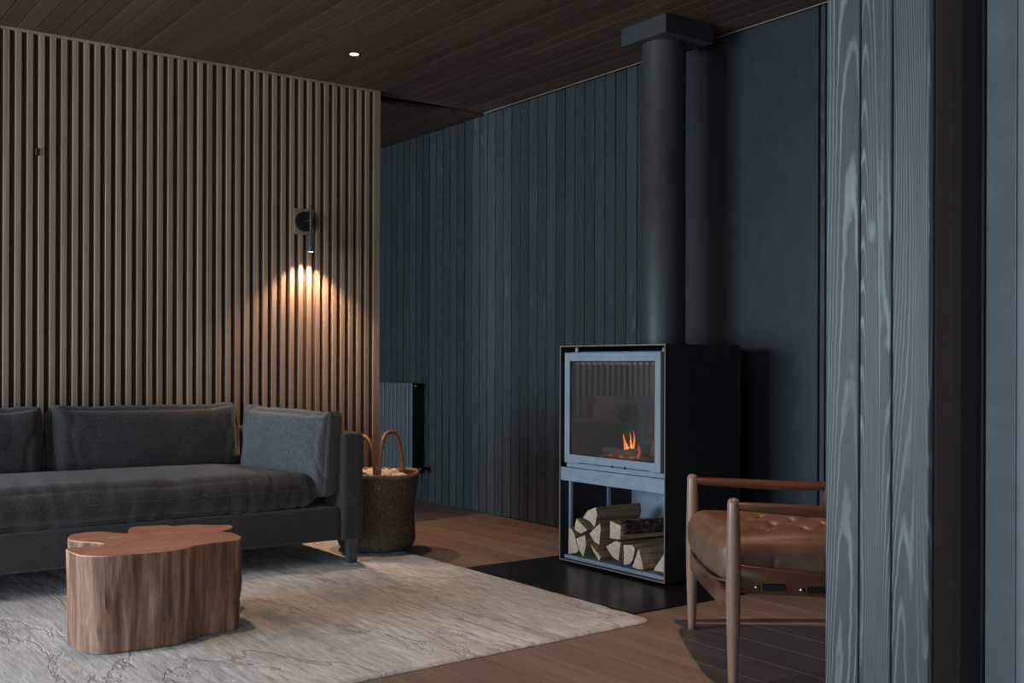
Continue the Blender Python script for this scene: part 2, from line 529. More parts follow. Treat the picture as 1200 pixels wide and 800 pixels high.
# partition beside the camera: board-clad end, brown reveal, steel panels
XC = 2.1
PY = [1.617, 1.523, 1.439, 1.344]
bm = bmesh.new()
for a, b in zip(PY, PY[1:]):
    add_box(bm, XC, XC + .022, b + .0022, a - .0022, 0, ZC, .003, 2)
pw = struct(obj('wall_partition', bm, M_col))
obj('core', box(XC + .012, 2.33, 1.346, 1.606, 0, ZC), M_gap, pw)
obj('return_board', box(XC + .023, 2.33, 1.606, 1.624, 0, ZC, .002), M_char, pw)
struct(obj('trim_5', box(XC + .022, 2.222, 1.3445, 1.362, 0, ZC, .002), M_jamb))
struct(obj('trim_6', box(2.2235, 2.296, 1.3475, 1.362, 0, ZC, .002), M_bsteel))
bm = bmesh.new()
add_box(bm, 2.298, 2.34, 1.3395, 1.3465, 0, ZC, .0015)
struct(obj('trim_7', bm, M_bsteel))
bm = bmesh.new()
y = 1.338
while y > YB:
    w = .072 if y > 1.3 else .32
    y1 = max(y - w, YB)
    add_box(bm, 2.306, 2.345, y1 + .0012, y - .0012, 0, ZC, .0015)
    y = y1
pp = struct(obj('wall_panelled', bm, M_jpanel))
obj('core', box(2.33, 2.36, YB, 1.31, 0, ZC), M_gap, pp)

# ------------------------------------------------------------------ hearth and steel sheet
h = obj('hearth_plate', box(2.955, XW - .004, 3.203, 4.40, .0005, .007, .001), M_hearth)
tag(h, 'flat black floor plate under the wood stove, reaching the rug edge', 'hearth')
p = obj('heat_shield', box(XW - .016, XW - .004, 3.225, 4.43, .008, ZC + .02, .001), M_panel)
tag(p, 'tall smooth dark steel sheet on the wall behind the stove and flue', 'wall panel')

# ------------------------------------------------------------------ stove
def stove():
    X0, X1, Y0, Y1, Z0, Z1 = 3.42, 3.912, 3.500, 4.252, .022, 1.095
    T = .007
    t = thing('wood_stove', 'tall black wood burning stove with grey framed glass door and open log store below', 'stove', (3.66, 3.876, .007))
    c = t.location
    def P(name, bm, m, par=None, **k):
        for v in bm.verts: v.co -= Vector(c)
        return obj(name, bm, m, par or t, **k)
    bm = bmesh.new()
    add_box(bm, X0 + .001, X1, Y0, Y0 + T, Z0, Z1)
    add_box(bm, X0 + .001, X1, Y1 - T, Y1, Z0, Z1)
    add_box(bm, X0 + .001, X1, Y0 + T, Y1 - T, Z1 - T, Z1)
    add_box(bm, X0 + .001, X1, Y0 + T, Y1 - T, Z0, Z0 + T)
    add_box(bm, X1 - T, X1, Y0 + T, Y1 - T, Z0 + T, Z1 - T)
    P('shell', bm, M_stove)
    bm = bmesh.new()     # bare steel front edge
    e = .0025
    add_box(bm, X0 - e, X0 + .001, Y0, Y0 + T * .7, Z0, Z1)
    add_box(bm, X0 - e, X0 + .001, Y1 - T * .7, Y1, Z0, Z1)
    add_box(bm, X0 - e, X0 + .001, Y0 + T * .7, Y1 - T * .7, Z1 - T * .7, Z1)
    add_box(bm, X0 - e, X0 + .001, Y0 + T * .7, Y1 - T * .7, Z0, Z0 + T * .7)
    o = P('front_edge', bm, M_edge); o['label'] = 'bare steel edge'
    P('plinth', box(X0 + .06, X1 - .06, Y0 + .05, Y1 - .05, .007, Z0 + .001), M_black)
    # firebox
    bm = bmesh.new()
    fx0, fx1, fy0, fy1, fz0, fz1 = X0 + .045, X1 - .06, Y0 + .045, Y1 - .045, .50, 1.045
    w = .02
    add_box(bm, fx0, fx1, fy0 - w, fy0, fz0, fz1)
    add_box(bm, fx0, fx1, fy1, fy1 + w, fz0, fz1)
    add_box(bm, fx1, fx1 + w, fy0 - w, fy1 + w, fz0, fz1)
    add_box(bm, fx0, fx1, fy0, fy1, fz1, fz1 + w)
    add_box(bm, fx0, fx1, fy0, fy1, fz0 - w, fz0 + .035)
    P('firebox', bm, M_liner)
    bm = bmesh.new()
    y = fy0 + .01
    while y < fy1 - .02:                       # ribbed baffle along the top of the fire chamber
        add_box(bm, fx0 + .02, fx0 + .05, y, y + .025, fz1 - .045, fz1 - .001, .004)
        y += .042
    P('baffle', bm, M_pale)
    # door
    dy0, dy1, dz0, dz1 = 3.529, 4.212, .513, 1.060
    gy0, gy1, gz0, gz1 = 3.566, 4.174, .556, 1.018
    bm = bmesh.new()
    xa, xb = X0 - .004, X0 + .030
    add_box(bm, xa, xb, dy0, gy0, dz0, dz1, .002)
    add_box(bm, xa, xb, gy1, dy1, dz0, dz1, .002)
    add_box(bm, xa, xb, gy0, gy1, gz1, dz1, .002)
    add_box(bm, xa, xb, gy0, gy1, dz0, gz0, .002)
    d = P('door', bm, M_front)
    g = P('glass_pane', box(X0 + .012, X0 + .016, gy0 - .004, gy1 + .004, gz0 - .004, gz1 + .004), M_glass, d); g['label'] = 'clear glass pane'
    bm = bmesh.new()
    add_box(bm, xa + .004, xa + .010, gy0 - .001, gy0 + .004, gz0, gz1)
    add_box(bm, xa + .004, xa + .010, gy1 - .005, gy1 + .001, gz0, gz1)
    add_box(bm, xa + .004, xa + .010, gy0, gy1, gz1 - .004, gz1 + .001)
    add_box(bm, xa + .004, xa + .010, gy0, gy1, gz0 - .001, gz0 + .004)
    P('gasket', bm, M_black, d)
    hb = bmesh.new(); add_lathe(hb, [(.006, 1.052), (.006, 1.078)], 12, Matrix.Translation((X0 + .012, 3.524, 0)))
    P('hinge', hb, M_edge, d)
    hb = bmesh.new(); add_lathe(hb, [(.009, 1.05), (.009, 1.085)], 12, Matrix.Translation((X0 + .03, 4.155, 0)))
    P('hinge', hb, M_front, d)
    hb = bmesh.new(); add_box(hb, X0 - .001, X0 + .01, 3.5125, 3.5275, .513, 1.06, .002)
    P('door_latch', hb, M_black, d)
    # strip under the door with air slide
    P('sill_strip', box(X0 + .008, X0 + .04, Y0 + T, Y1 - .045, .490, .511, .001), M_front)
    bm = bmesh.new(); add_box(bm, X0 - .0055, X0 - .0035, 3.60, 4.10, .5165, .5195)
    add_box(bm, X0 - .0065, X0 - .0035, 3.845, 3.857, .513, .523, .001)
    add_box(bm, X0 - .0065, X0 - .0035, 3.755, 3.767, .513, .523, .001)
    P('air_slide', bm, M_black)
    P('apron', box(X0 + .001, X0 + .02, Y0 + T, Y1 - T, .421, .4875, .0015), M_front)
    P('deck', box(X0 + .02, X1 - T, Y0 + T, Y1 - T, .44, .472), M_stove)
    # log store
    P('side_plate', box(X0 + .012, X1 - T - .002, Y0 + T, Y0 + T + .004, Z0 + T, .42), M_front)
    P('log_tray', box(X0 + .022, X1 - T, Y0 + T + .004, Y1 - T - .004, Z0 + T, .046, .001), M_front)
    P('post', box(X0 + .052, X0 + .070, Y1 - T - .016, Y1 - T - .001, .046, .44, .001), M_front)
    P('post', box(X0 + .305, X0 + .322, Y1 - T - .016, Y1 - T - .001, .046, .44, .001), M_front)
    P('back_plate', box(X1 - T - .006, X1 - T - .001, Y0 + T + .005, Y1 - T - .002, .047, .438), M_front)
    return t
stove()

# flue
FX, FY = 3.772, 3.880
f = thing('flue_pipe', 'thick matt black flue pipe rising from the stove to the ceiling', 'flue', (FX, FY, 1.0955))
bm = bmesh.new(); add_lathe(bm, [(.110, 0), (.110, .75), (.1085, .752), (.1085, 1.52)], 64)
obj('pipe', bm, M_flue, f, auto=40)
bm = bmesh.new(); add_lathe(bm, [(.118, .0005), (.118, .012), (.1105, .0125)], 64, cap=False)
obj('collar', bm, M_flue, f, auto=40)
obj('ceiling_box', box(3.62 - FX, 3.945 - FX, 3.712 - FY, 4.025 - FY, 2.582 - 1.0955, ZC - .001 - 1.0955, .0015), M_flue, f)

# fire in the stove
fr = thing('fire', 'small orange wood fire burning behind the stove glass', 'fire', (3.60, 3.92, .536))
M_fl = emit('flame_orange', (1.0, .20, .03), 2.6)
M_fl2 = emit('flame_red', (1.0, .14, .03), .9)
M_fl4 = emit('flame_reflection', (1.0, .20, .07), .16)  # dim glow imitating the reflection of the fire inside the chamber
M_fl3 = emit('flame_core', (1.0, .42, .09), 4.5)
M_emb = emit('glowing_ember', (1.0, .10, .05), .8)
def flame(x, y, h, r, m, sway, z0=0.0):
    bm = bmesh.new(); n = 14; pts = []; rad = []
    for i in range(n + 1):
        s = i / n
        pts.append((x + .01 * sin(3 * s + y * 9), y + sway * sin(2.6 * s) * s, z0 + h * s))
        q = max(.0006, r * (sin(pi * min(1, s * 1.5 + .12)) if s < .38 else (1 - (s - .38) / .62) ** 1.2))
        rad.append((q, q * .8))
    add_tube(bm, pts, rad, 10, up=Vector((1, 0, 0)))
    return obj('flame', bm, m, fr, smooth=True)
flame(0, .050, .10, .009, M_fl, .012, .03)
flame(.005, .022, .14, .009, M_fl, -.008, .0)
flame(.006, .018, .07, .008, M_fl3, -.004, .03)
flame(.012, .050, .06, .006, M_fl3, .004, .03)
flame(0, -.002, .125, .007, M_fl, -.016, .02)
flame(.0, -.048, .075, .012, M_fl2, .008, .01)
flame(.05, -.085, .13, .007, M_fl4, .012, .13)  # this and the next shape mimic reflected flame
flame(.05, -.10, .16, .010, M_fl4, -.012, .02)
for k in range(6):
    bm = bmesh.new(); bmesh.ops.create_icosphere(bm, subdivisions=2, radius=random.uniform(.009, .015), matrix=T((random.uniform(-.05, .02), .02 + random.uniform(-.05, .10), .012)) @ Matrix.Diagonal((1, 1.4, .8, 1)))
    for v in bm.verts: v.co += Vector((0, 0, .004 * noise.noise(v.co * 90)))
    obj('ember', bm, M_emb, fr)
def lump_log(name, x0, y0, x1, y1, z, r, m):
    bm = bmesh.new(); pts = []; rad = []
    for i in range(15):
        s = i / 14; pts.append((x0 + (x1 - x0) * s, y0 + (y1 - y0) * s, z + .004 * sin(9 * s)))
        q = r * (.75 + .35 * noise.noise(Vector((s * 6, y0 * 7, 0)))) * (1 if 0 < i < 14 else .6); rad.append((q, q * .85))
    add_tube(bm, pts, rad, 12)
    for v in bm.verts: v.co += v.co.normalized() * .006 * noise.noise(v.co * 40)
    return obj(name, bm, m, smooth=True)
tag(lump_log('burning_log', 3.64, 4.17, 3.60, 3.87, .566, .032, M_cind), 'charred log crumbling in the fire behind the stove glass', 'log')
bm = bmesh.new(); bmesh.ops.create_grid(bm, x_segments=20, y_segments=30, size=1)
for v in bm.verts:
    u = v.co.copy()
    v.co = Vector((3.62 + .11 * u.x, 4.00 + .19 * u.y, .5362 + max(0, (1 - u.length_squared)) * .02 + .012 * max(0, noise.noise(Vector((u.x * 4, u.y * 6, 1)))) * (1 if abs(u.x) < .95 and abs(u.y) < .95 else 0)))
tag(obj('ash_bed', bm, M_ash, smooth=True), 'pale grey ash heaped on the stove floor under the fire', 'ash', kind='stuff')

# firewood
LOGS = [
 ('top', [(4.165,.234),(4.126,.274),(4.067,.297),(4.057,.258),(4.075,.197),(4.11,.22)], .30, .02, 'split log lying on top of the firewood stack, at its highest point', 0),
 ('b', [(4.215,.224),(4.228,.19),(4.228,.163),(4.184,.151),(4.13,.175),(4.171,.197)], .30, 0, 'small split log under and left of the topmost one in the stove log store', 0),
 ('c', [(4.275,.175),(4.262,.169),(4.234,.145),(4.200,.065),(4.214,.05),(4.280,.034)], .28, 0, 'outermost firewood log standing against the left side of the log store', 0),
 ('d', [(4.222,.121),(4.150,.148),(4.14,.101),(4.162,.036),(4.192,.065)], .30, 0, 'wedge log with pointed bottom, second from the left in the lowest row', 0),
 ('e', [(4.109,.109),(4.028,.057),(4.042,.034),(4.078,.069)], .30, .02, 'thin flat split log tilted down in the middle of the bottom row', 0),
 ('f', [(4.115,.16),(4.037,.221),(4.031,.194),(4.04,.112),(4.078,.125)], .30, .03, 'triangular pale ended log below the topmost log, in mid stack', 0),
 ('g', [(3.969,.241),(3.873,.229),(3.878,.163),(3.924,.158),(3.971,.156)], .32, -.16, 'broad log with dark bark along its upper side, right in the stack', 1),
 ('h', [(3.992,.113),(3.924,.149),(3.880,.148),(3.895,.057),(3.936,.066),(3.971,.092)], .30, -.05, 'rounded quarter log under the barked one in the stove', 0),
 ('i', [(3.865,.138),(3.805,.146),(3.782,.135),(3.795,.08),(3.821,.053),(3.861,.042)], .30, -.02, 'half round log with curved right edge, bottom row below the barked log', 0),
 ('j', [(3.757,.138),(3.724,.052),(3.727,.04),(3.765,.038),(3.804,.041)], .32, -.06, 'large split log with triangular end and long brown flank, bottom right', 0),
 ('k', [(3.589,.132),(3.578,.049),(3.657,.048)], .28, 0, 'firewood log half hidden by the right edge of the log store', 0),
]
for key, poly, ln, yaw, lab, bark in LOGS:
    s = 3.447 / 3.5
    poly = [(y * s, 1 - (1 - z) * s) for y, z in poly]
    cy = sum(q[0] for q in poly) / len(poly); cz = sum(q[1] for q in poly) / len(poly)
    poly = [((y - cy) * .985, (z - cz) * .985) for y, z in poly]
    bm = bmesh.new()
    n = 10; rings = []
    # thicken the outline with mid points so that the split faces can be rough
    dense = []
    for a, b in zip(poly, poly[1:] + poly[:1]):
        for q in range(4): dense.append((a[0] + (b[0] - a[0]) * q / 4, a[1] + (b[1] - a[1]) * q / 4))
    for i in range(n + 1):
        x = ln * i / n; ring = []
        for (y, z) in dense:
            k = .004 * noise.noise(Vector((x * 7, (y + cy) * 40, (z + cz) * 40))) if i else 0
            ring.append(bm.verts.new((x + (.003 * noise.noise(Vector((y * 60, z * 60, 0))) if i == 0 else 0), y * (1 + k * 8) * (1 - .06 * i / n), z * (1 + k * 8))))
        rings.append(ring)
    m = len(dense)
    f0 = bm.faces.new(rings[0][::-1]); f0.material_index = 1
    f1 = bm.faces.new(rings[-1]); f1.material_index = 1
    for a, b in zip(rings, rings[1:]):
        for k in range(m):
            fc = bm.faces.new((a[k], a[(k + 1) % m], b[(k + 1) % m], b[k]))
            fc.material_index = 0
    me = bpy.data.meshes.new('firewood_log')
    bmesh.ops.recalc_face_normals(bm, faces=bm.faces[:]); bm.to_mesh(me); bm.free()
    o = link('firewood_log', me, [M_logside, M_logend])
    o.location = (3.447, cy, cz); o.rotation_euler = (0, 0, yaw)
    tag(o, lab, 'firewood log', 'firewood logs in the stove log store')
    if bark:
        bm = bmesh.new()
        bmesh.ops.create_grid(bm, x_segments=36, y_segments=14, size=1)
        for v in bm.verts:
            u, w = v.co.x, v.co.y
            x = .012 + (u + 1) / 2 * .29
            e = 1 if abs(w) < .9 and abs(u) < .95 else 0
            y = poly[1][0] - .004 + (.0 if w > 0 else .0) + max(0, w) * .055
            z = poly[1][1] + min(0, w) * .035 + .004 + max(0, w) * .009
            nn = abs(noise.noise(Vector((x * 28, w * 4, 3)))) * .016 * e
            v.co = Vector((x, y - nn * .7 - .002, z + nn - (0 if e else .006)))
        r = bmesh.ops.solidify(bm, geom=bm.faces[:], thickness=.005)
        b = obj('bark', bm, M_bark, o, smooth=True); b['label'] = 'rough dark bark'

# ------------------------------------------------------------------ radiator
r = thing('radiator', 'grey blue column radiator mounted low on the dark board wall behind the basket', 'radiator', (4.09, 6.98, .21))
cx_, cy_, cz_ = r.location
n = 12; y = 6.742
for k in range(10):
    o = obj('column', box(4.050 - cx_, 4.066 - cx_, y + k * .0585 + .003 - cy_, y + k * .0585 + .0555 - cy_, 0, .655, .005, 2), M_rad, r)
obj('header_pipe', box(4.066 - cx_, 4.100 - cx_, 6.745 - cy_, 7.325 - cy_, .61, .645, .008, 2), M_black, r)
obj('header_pipe', box(4.066 - cx_, 4.100 - cx_, 6.745 - cy_, 7.325 - cy_, .015, .05, .008, 2), M_black, r)
bm = box(4.052 - cx_, 4.135 - cx_, 6.734 - cy_, 6.740 - cy_, .0, .65, .001)
obj('shaded_side', bm, M_black, r)  # black sheet that paints the unlit side of the radiator
bm = bmesh.new(); add_tube(bm, [(4.08 - cx_, 6.738 - cy_, .035), (4.08 - cx_, 6.66 - cy_, .035)], .010, 12)
add_tube(bm, [(4.08 - cx_, 6.70 - cy_, .035), (4.15 - cx_, 6.70 - cy_, .035)], .010, 12)
add_tube(bm, [(4.08 - cx_, 6.69 - cy_, .035), (4.08 - cx_, 6.64 - cy_, .035)], .019, 14)
obj('valve', bm, M_black, r, smooth=True)
bm = bmesh.new(); add_tube(bm, [(4.075 - cx_, 6.735 - cy_, .632), (4.075 - cx_, 6.722 - cy_, .632)], .010, 12)
obj('bleed_plug', bm, M_brass, r, smooth=True)

# ------------------------------------------------------------------ rug
def rug():
    bm = bmesh.new()
    X0, X1, YA0, YA1, Y1 = -1.5, 2.937, 2.90, 3.072, 5.62     # front edge runs slightly askew
    nx, ny = 330, 190; th = .013; R = .05
    W = X1 - X0; top = []; bot = []
    for j in range(ny + 1):
        rt = []; rb = []
        for i in range(nx + 1):
            u, v = i / nx, j / ny
            x = X0 + W * u
            yf = YA0 + (YA1 - YA0) * u
            y = yf + (Y1 - yf) * v
            # rounded near corner
            dx = max(0, x - (X1 - R)); dy = max(0, (yf + R) - y); q = sqrt(dx * dx + dy * dy)
            if dx > 0 and dy > 0 and q > R:
                x, y = X1 - R + dx * R / q, yf + R - dy * R / q
            edge = min(i, nx - i, j, ny - j)
            hh = .002 * noise.noise(Vector((x * 9, y * 3, 0))) + .0016 * noise.noise(Vector((x * 40, y * 9, 2)))
            vv = noise.fractal(Vector((x * 2.3, y * .6, 5)), .8, 2.0, 5)
            hh -= .0022 * exp(-(vv / .035) ** 2)
            wob = .004 * noise.noise(Vector((x * 12, y * 12, 9))) if edge == 0 else 0
            z = th + hh if edge > 0 else .004
            rt.append(bm.verts.new((x + wob, y + wob, z)))
        top.append(rt)
    for j in range(ny):
        for i in range(nx):
            bm.faces.new((top[j][i], top[j][i + 1], top[j + 1][i + 1], top[j + 1][i]))
    b = [e for e in bm.edges if e.is_boundary]
    r = bmesh.ops.extrude_edge_only(bm, edges=b)
    vs = [g for g in r['geom'] if isinstance(g, bmesh.types.BMVert)]
    for v in vs: v.co.z = .0008
    es = [g for g in r['geom'] if isinstance(g, bmesh.types.BMEdge) and all(w in set(vs) for w in g.verts)]
    bmesh.ops.edgeloop_fill(bm, edges=es)
    return obj('rug', bm, M_rug, smooth=True)
tag(rug(), 'large pale grey distressed rug with worn veins in front of the sofa', 'rug')
RZ = .0165

# ------------------------------------------------------------------ stump table
def stump():
    O = [(1.046,4.20),(1.067,4.269),(1.104,4.307),(1.154,4.317),(1.197,4.30),(1.229,4.245),(1.262,4.205),(1.285,4.26),(1.302,4.312),(1.336,4.356),(1.392,4.345),(1.453,4.324),(1.464,4.285),(1.505,4.285),(1.555,4.272),(1.599,4.225),(1.655,4.188),(1.661,4.151),(1.635,4.10),(1.574,4.038),(1.594,3.99),(1.586,3.885),(1.576,3.852),(1.552,3.822),(1.498,3.812),(1.421,3.805),(1.345,3.758),(1.277,3.736),(1.185,3.742),(1.113,3.748),(1.052,3.752),(1.013,3.785),(.986,3.830),(.978,3.945),(.985,3.972),(1.022,3.983),(1.07,3.978),(1.105,3.983),(1.122,4.010),(1.110,4.047),(1.073,4.098),(1.045,4.15)]
    cx, cy = 1.31, 4.02; Z0, H = .0175, .329
    P = spline([(x - cx, y - cy, 0) for x, y in O], 7, closed=True)
    n = len(P); rows = 26
    bm = bmesh.new(); rings = []
    for k in range(rows + 1):
        s = k / rows; ring = []
        for i, p in enumerate(P):
            t = (P[(i + 1) % n] - P[i - 1]).normalized(); nr = Vector((t.y, -t.x, 0))
            if nr.dot(p) < 0 and False: nr = -nr
            a = i / n * 40
            w = .006 * noise.noise(Vector((p.x * 26, p.y * 26, s * 1.2))) + .0035 * noise.noise(Vector((p.x * 70, p.y * 70, s * 3)))
            cr = noise.noise(Vector((p.x * 16 + 3, p.y * 16, s * .9)))
            w -= .006 * exp(-(cr / .05) ** 2) * sin(pi * min(1, s * 1.3))
            amp = 1 if s < .97 else .25
            sc = .972 + .028 * s
            q = Vector((p.x * sc, p.y * sc, 0)) - nr * (w * amp) * (-1)
            ring.append(bm.verts.new((q.x, q.y, Z0 + H * s)))
        rings.append(ring)
    for a, b in zip(rings, rings[1:]):
        for i in range(n): bm.faces.new((a[i], a[(i + 1) % n], b[(i + 1) % n], b[i]))
    # slightly eased rim, then the cut face
    rim = []
    for i, p in enumerate(P):
        t = (P[(i + 1) % n] - P[i - 1]).normalized(); nr = Vector((t.y, -t.x, 0))
        s = 1 if True else -1
        rim.append(bm.verts.new((p.x * .994, p.y * .994, Z0 + H + .004)))
    for i in range(n):
        f = bm.faces.new((rings[-1][i], rings[-1][(i + 1) % n], rim[(i + 1) % n], rim[i])); f.material_index = 1
    f = bm.faces.new(rim); f.material_index = 1
    f = bm.faces.new(rings[0][::-1])
    bmesh.ops.triangulate(bm, faces=[q for q in bm.faces if len(q.verts) > 4])
    o = obj('stump_table', bm, [M_stump, M_stumptop], auto=50)
    o.location = (cx, cy, 0)
    return tag(o, 'low tree stump table with lobed reddish cut top standing on the rug', 'stump table')
stump()

# ------------------------------------------------------------------ sofa
def wrinkle(seed, amp, sc=(3, 3, 3), fold=0.0):
    def fn(q, u, d):
        v = Vector((q.x * sc[0] + seed, q.y * sc[1], q.z * sc[2] + seed * .7))
        a = noise.fractal(v, .9, 2.0, 4) * amp
        if fold:
            b = noise.noise(v * 1.7 + Vector((9, 2, 4)))
            a -= fold * exp(-(b / .07) ** 2)
        return d * a
    return fn
SX0, SX1, SY0, SY1 = -.30, 2.593, 4.780, 5.70
sofa = thing('sofa', 'long low charcoal wool sofa against the slatted oak wall', 'sofa', ((SX0 + SX1) / 2, 5.24, RZ + .001))
so = Vector(sofa.location)
def S(name, bm, m, par=None, off=None, **k):
    for v in bm.verts: v.co -= (so if off is None else off)
    return obj(name, bm, m, par or sofa, **k)
S('seat_base', soft_box(SX1 - SX0 - .23, SY1 - SY0 - .012, .165, .022, (60, 20, 8), (0, .0, 0), wrinkle(1, .002), T(((SX0 + SX1) / 2 , (SY0 + SY1) / 2 + .006, .2135))), M_fab, smooth=True)
for x0, x1, sd in ((SX1 - .118, SX1, 2), (SX0, SX0 + .118, 5)):
    def armfn(q, u, d, sd=sd):
        w = wrinkle(sd, .003)(q, u, d)
        return w
    S('arm', soft_box(x1 - x0, SY1 - SY0 + .004, .535, .022, (10, 30, 24), (.004, 0, .0), armfn, T(((x0 + x1) / 2, (SY0 + SY1) / 2 - .002, .3945))), M_fab, smooth=True)
S('backrest', soft_box(SX1 - SX0 - .236, .13, .53, .03, (60, 10, 20), (0, .006, 0), wrinkle(7, .003), T(((SX0 + SX1) / 2, SY1 - .068, .397))), M_fab, smooth=True)
for x in (SX0 + .09, 1.26, SX1 - .056):
    for y in (SY0 + .02, SY1 - .06):
        bm = bmesh.new()
        w0, w1 = .022, .028
        A = [bm.verts.new((x + a * w0, y + b * .018, .017)) for a, b in ((-1, -1), (1, -1), (1, 1), (-1, 1))]
        B = [bm.verts.new((x + a * w1, y + b * .022, .137)) for a, b in ((-1, -1), (1, -1), (1, 1), (-1, 1))]
        bm.faces.new(A[::-1]); bm.faces.new(B)
        for k in range(4): bm.faces.new((A[k], A[(k + 1) % 4], B[(k + 1) % 4], B[k]))
        bmesh.ops.bevel(bm, geom=bm.edges[:], offset=.002, segments=2, affect='EDGES')
        S('leg', bm, M_sleg)['label'] = 'grey metal leg'
# one long seat cushion with a proud crown
def seatfn(q, u, d):
    w = wrinkle(3, .006, (2.6, 2, 1.2))(q, u, d)
    b = noise.noise(Vector((q.x * 9, q.z * 2.5, 2)))
    front = max(0, -u.y) ** 2
    w += d * (-.007 * exp(-(b / .1) ** 2) * front)
    w.z += -.012 * max(0, abs(u.x) - .75) * 4 * (1 if u.z > 0 else 0)
    return w
sc0, sc1 = SX0 + .13, 2.365
sc = S('seat_cushion', soft_box(sc1 - sc0, .70, .175, .075, (150, 40, 16), (.012, .018, .026), seatfn, T(((sc0 + sc1) / 2, SY0 + .352, .389))), M_fab, smooth=True)
bm = bmesh.new()
pts = [(sc0 + .06 + (sc1 - sc0 - .12) * k / 60, SY0 - .0135 + .004 * sin(k * 1.7) * .3, .395 + .004 * noise.noise(Vector((k * .3, 0, 0)))) for k in range(61)]
add_tube(bm, pts, .0025, 6)
S('piping', bm, M_fab, sc, smooth=True)
# back cushions
def pillow(w, h, t, seed, lean, corner=None):
    """pillow standing on its long side: x width, y thickness, z height (base at z=0)"""
    def fn(q, u, d):
        a = wrinkle(seed, .007, (3, 3, 3), .0)(q, u, d)
        # dog ears at the top corners, slack between them
        a.z += (.030 * (abs(u.x) ** 6) - .004) * (1 if u.z > 0 else .3) * abs(u.z)
        e = max(abs(u.x), abs(u.z))
        pin = max(0, e - .86) / .14
        a.y += -q.y * .22 * pin ** 1.5
        f = noise.noise(Vector((q.x * 13 + seed, q.z * 5, seed)))
        a += d * (-.010 * exp(-(f / .10) ** 2) * max(0, abs(u.x) - .35) * 1.3)
        return a
    return soft_box(w, t, h, corner or min(t * .45, .075), (70, 16, 40), (.0, .030, .012), fn, T((0, 0, h / 2)))
def back_cushion(xc, w, h, seed):
    bm = pillow(w, h, .19, seed, 0)
    M = T((xc, 5.46, .452)) @ Matrix.Rotation(radians(-9), 4, 'X')
    bmesh.ops.transform(bm, matrix=M, verts=bm.verts)
    return S('back_cushion', bm, M_fab, smooth=True)
back_cushion(1.738, .955, .335, 11)
back_cushion(.785, .945, .335, 23)
back_cushion(.10, .42, .335, 31)
# loose square-ended cushion in the corner
bm = pillow(.57, .415, .165, 42, 0, .045)
CT = 2.5; PY_ = .055
cu = obj('cushion', bm, M_fab2, smooth=True)
ang = atan2(5.33 - 4.885, 2.235 - 2.43)
cu.rotation_euler = (radians(-3), radians(CT), ang + pi)
cu.location = (2.315, 5.07, .352)
bm = bmesh.new()
loop = []
for k in range(97):                       # piped seam round the outer face
    q = 2 * pi * k / 96
    cxx, czz = cos(q), sin(q)
    e = (abs(cxx) ** 7 + abs(czz) ** 7) ** (-1 / 7)
    loop.append((cxx * e * .2665, PY_, .2075 + czz * e * .189 + (.024 * (abs(cxx * e)) ** 6 * (1 if czz > 0 else .3))))
add_tube(bm, loop, .0032, 6, cap=False)
obj('piping', bm, M_fab2, cu, smooth=True)
tag(cu, 'charcoal wool cushion, coloured lighter as if daylit, propped in the sofa corner against its arm', 'cushion')

# ------------------------------------------------------------------ basket
BX, BY = 2.853, 5.115
b = thing('woven_basket', 'tall brown woven basket with two loop handles on the floor behind the sofa arm', 'basket', (BX, BY, .0165))
def basket_r(z):
    s = z / .40
    return .172 + .036 * min(1, s / .12) ** .5 - .012 * exp(-((s - .55) / .25) ** 2) + .016 * s ** 2
bm = bmesh.new(); seg = 204; rows = 44; rings = []
for k in range(rows + 1):
    z = .395 * k / rows
    ring = []
    for i in range(seg):
        a = 2 * pi * i / seg
        r_ = basket_r(z) + .0030 * (1 if i % 2 else -1) + .0012 * (1 if (k + i // 2) % 2 else -1) + .006 * noise.noise(Vector((cos(a) * 2, sin(a) * 2, z * 5)))
        zz = z + (.010 * noise.noise(Vector((cos(a) * 1.5, sin(a) * 1.5, 4))) if k > rows - 6 else 0)
        ring.append(bm.verts.new((r_ * cos(a), r_ * sin(a), zz)))
    rings.append(ring)
for k in range(6):      # inner wall
    z = .395 - k * .05 - (.0 if k else 0)
    rings.append([bm.verts.new(((basket_r(z) - .012) * cos(2 * pi * i / seg), (basket_r(z) - .012) * sin(2 * pi * i / seg), z)) for i in range(seg)])
for a, c in zip(rings, rings[1:]):
    for i in range(seg): bm.faces.new((a[i], a[(i + 1) % seg], c[(i + 1) % seg], c[i]))
bm.faces.new(rings[0][::-1]); bm.faces.new(rings[-1])
obj('body', bm, M_basket, b, smooth=True)
bm = bmesh.new()
pts = [((basket_r(.395) - .004) * cos(2 * pi * i / 96), (basket_r(.395) - .004) * sin(2 * pi * i / 96), .397 + .010 * noise.noise(Vector((cos(2 * pi * i / 96) * 1.5, sin(2 * pi * i / 96) * 1.5, 4))) + .002 * (i % 2)) for i in range(97)]
add_tube(bm, pts, .011, 8, cap=False)
obj('rim', bm, M_rim, b, smooth=True)['label'] = 'reddish bound rim'
va = atan2(-BY, -BX)                     # towards the room
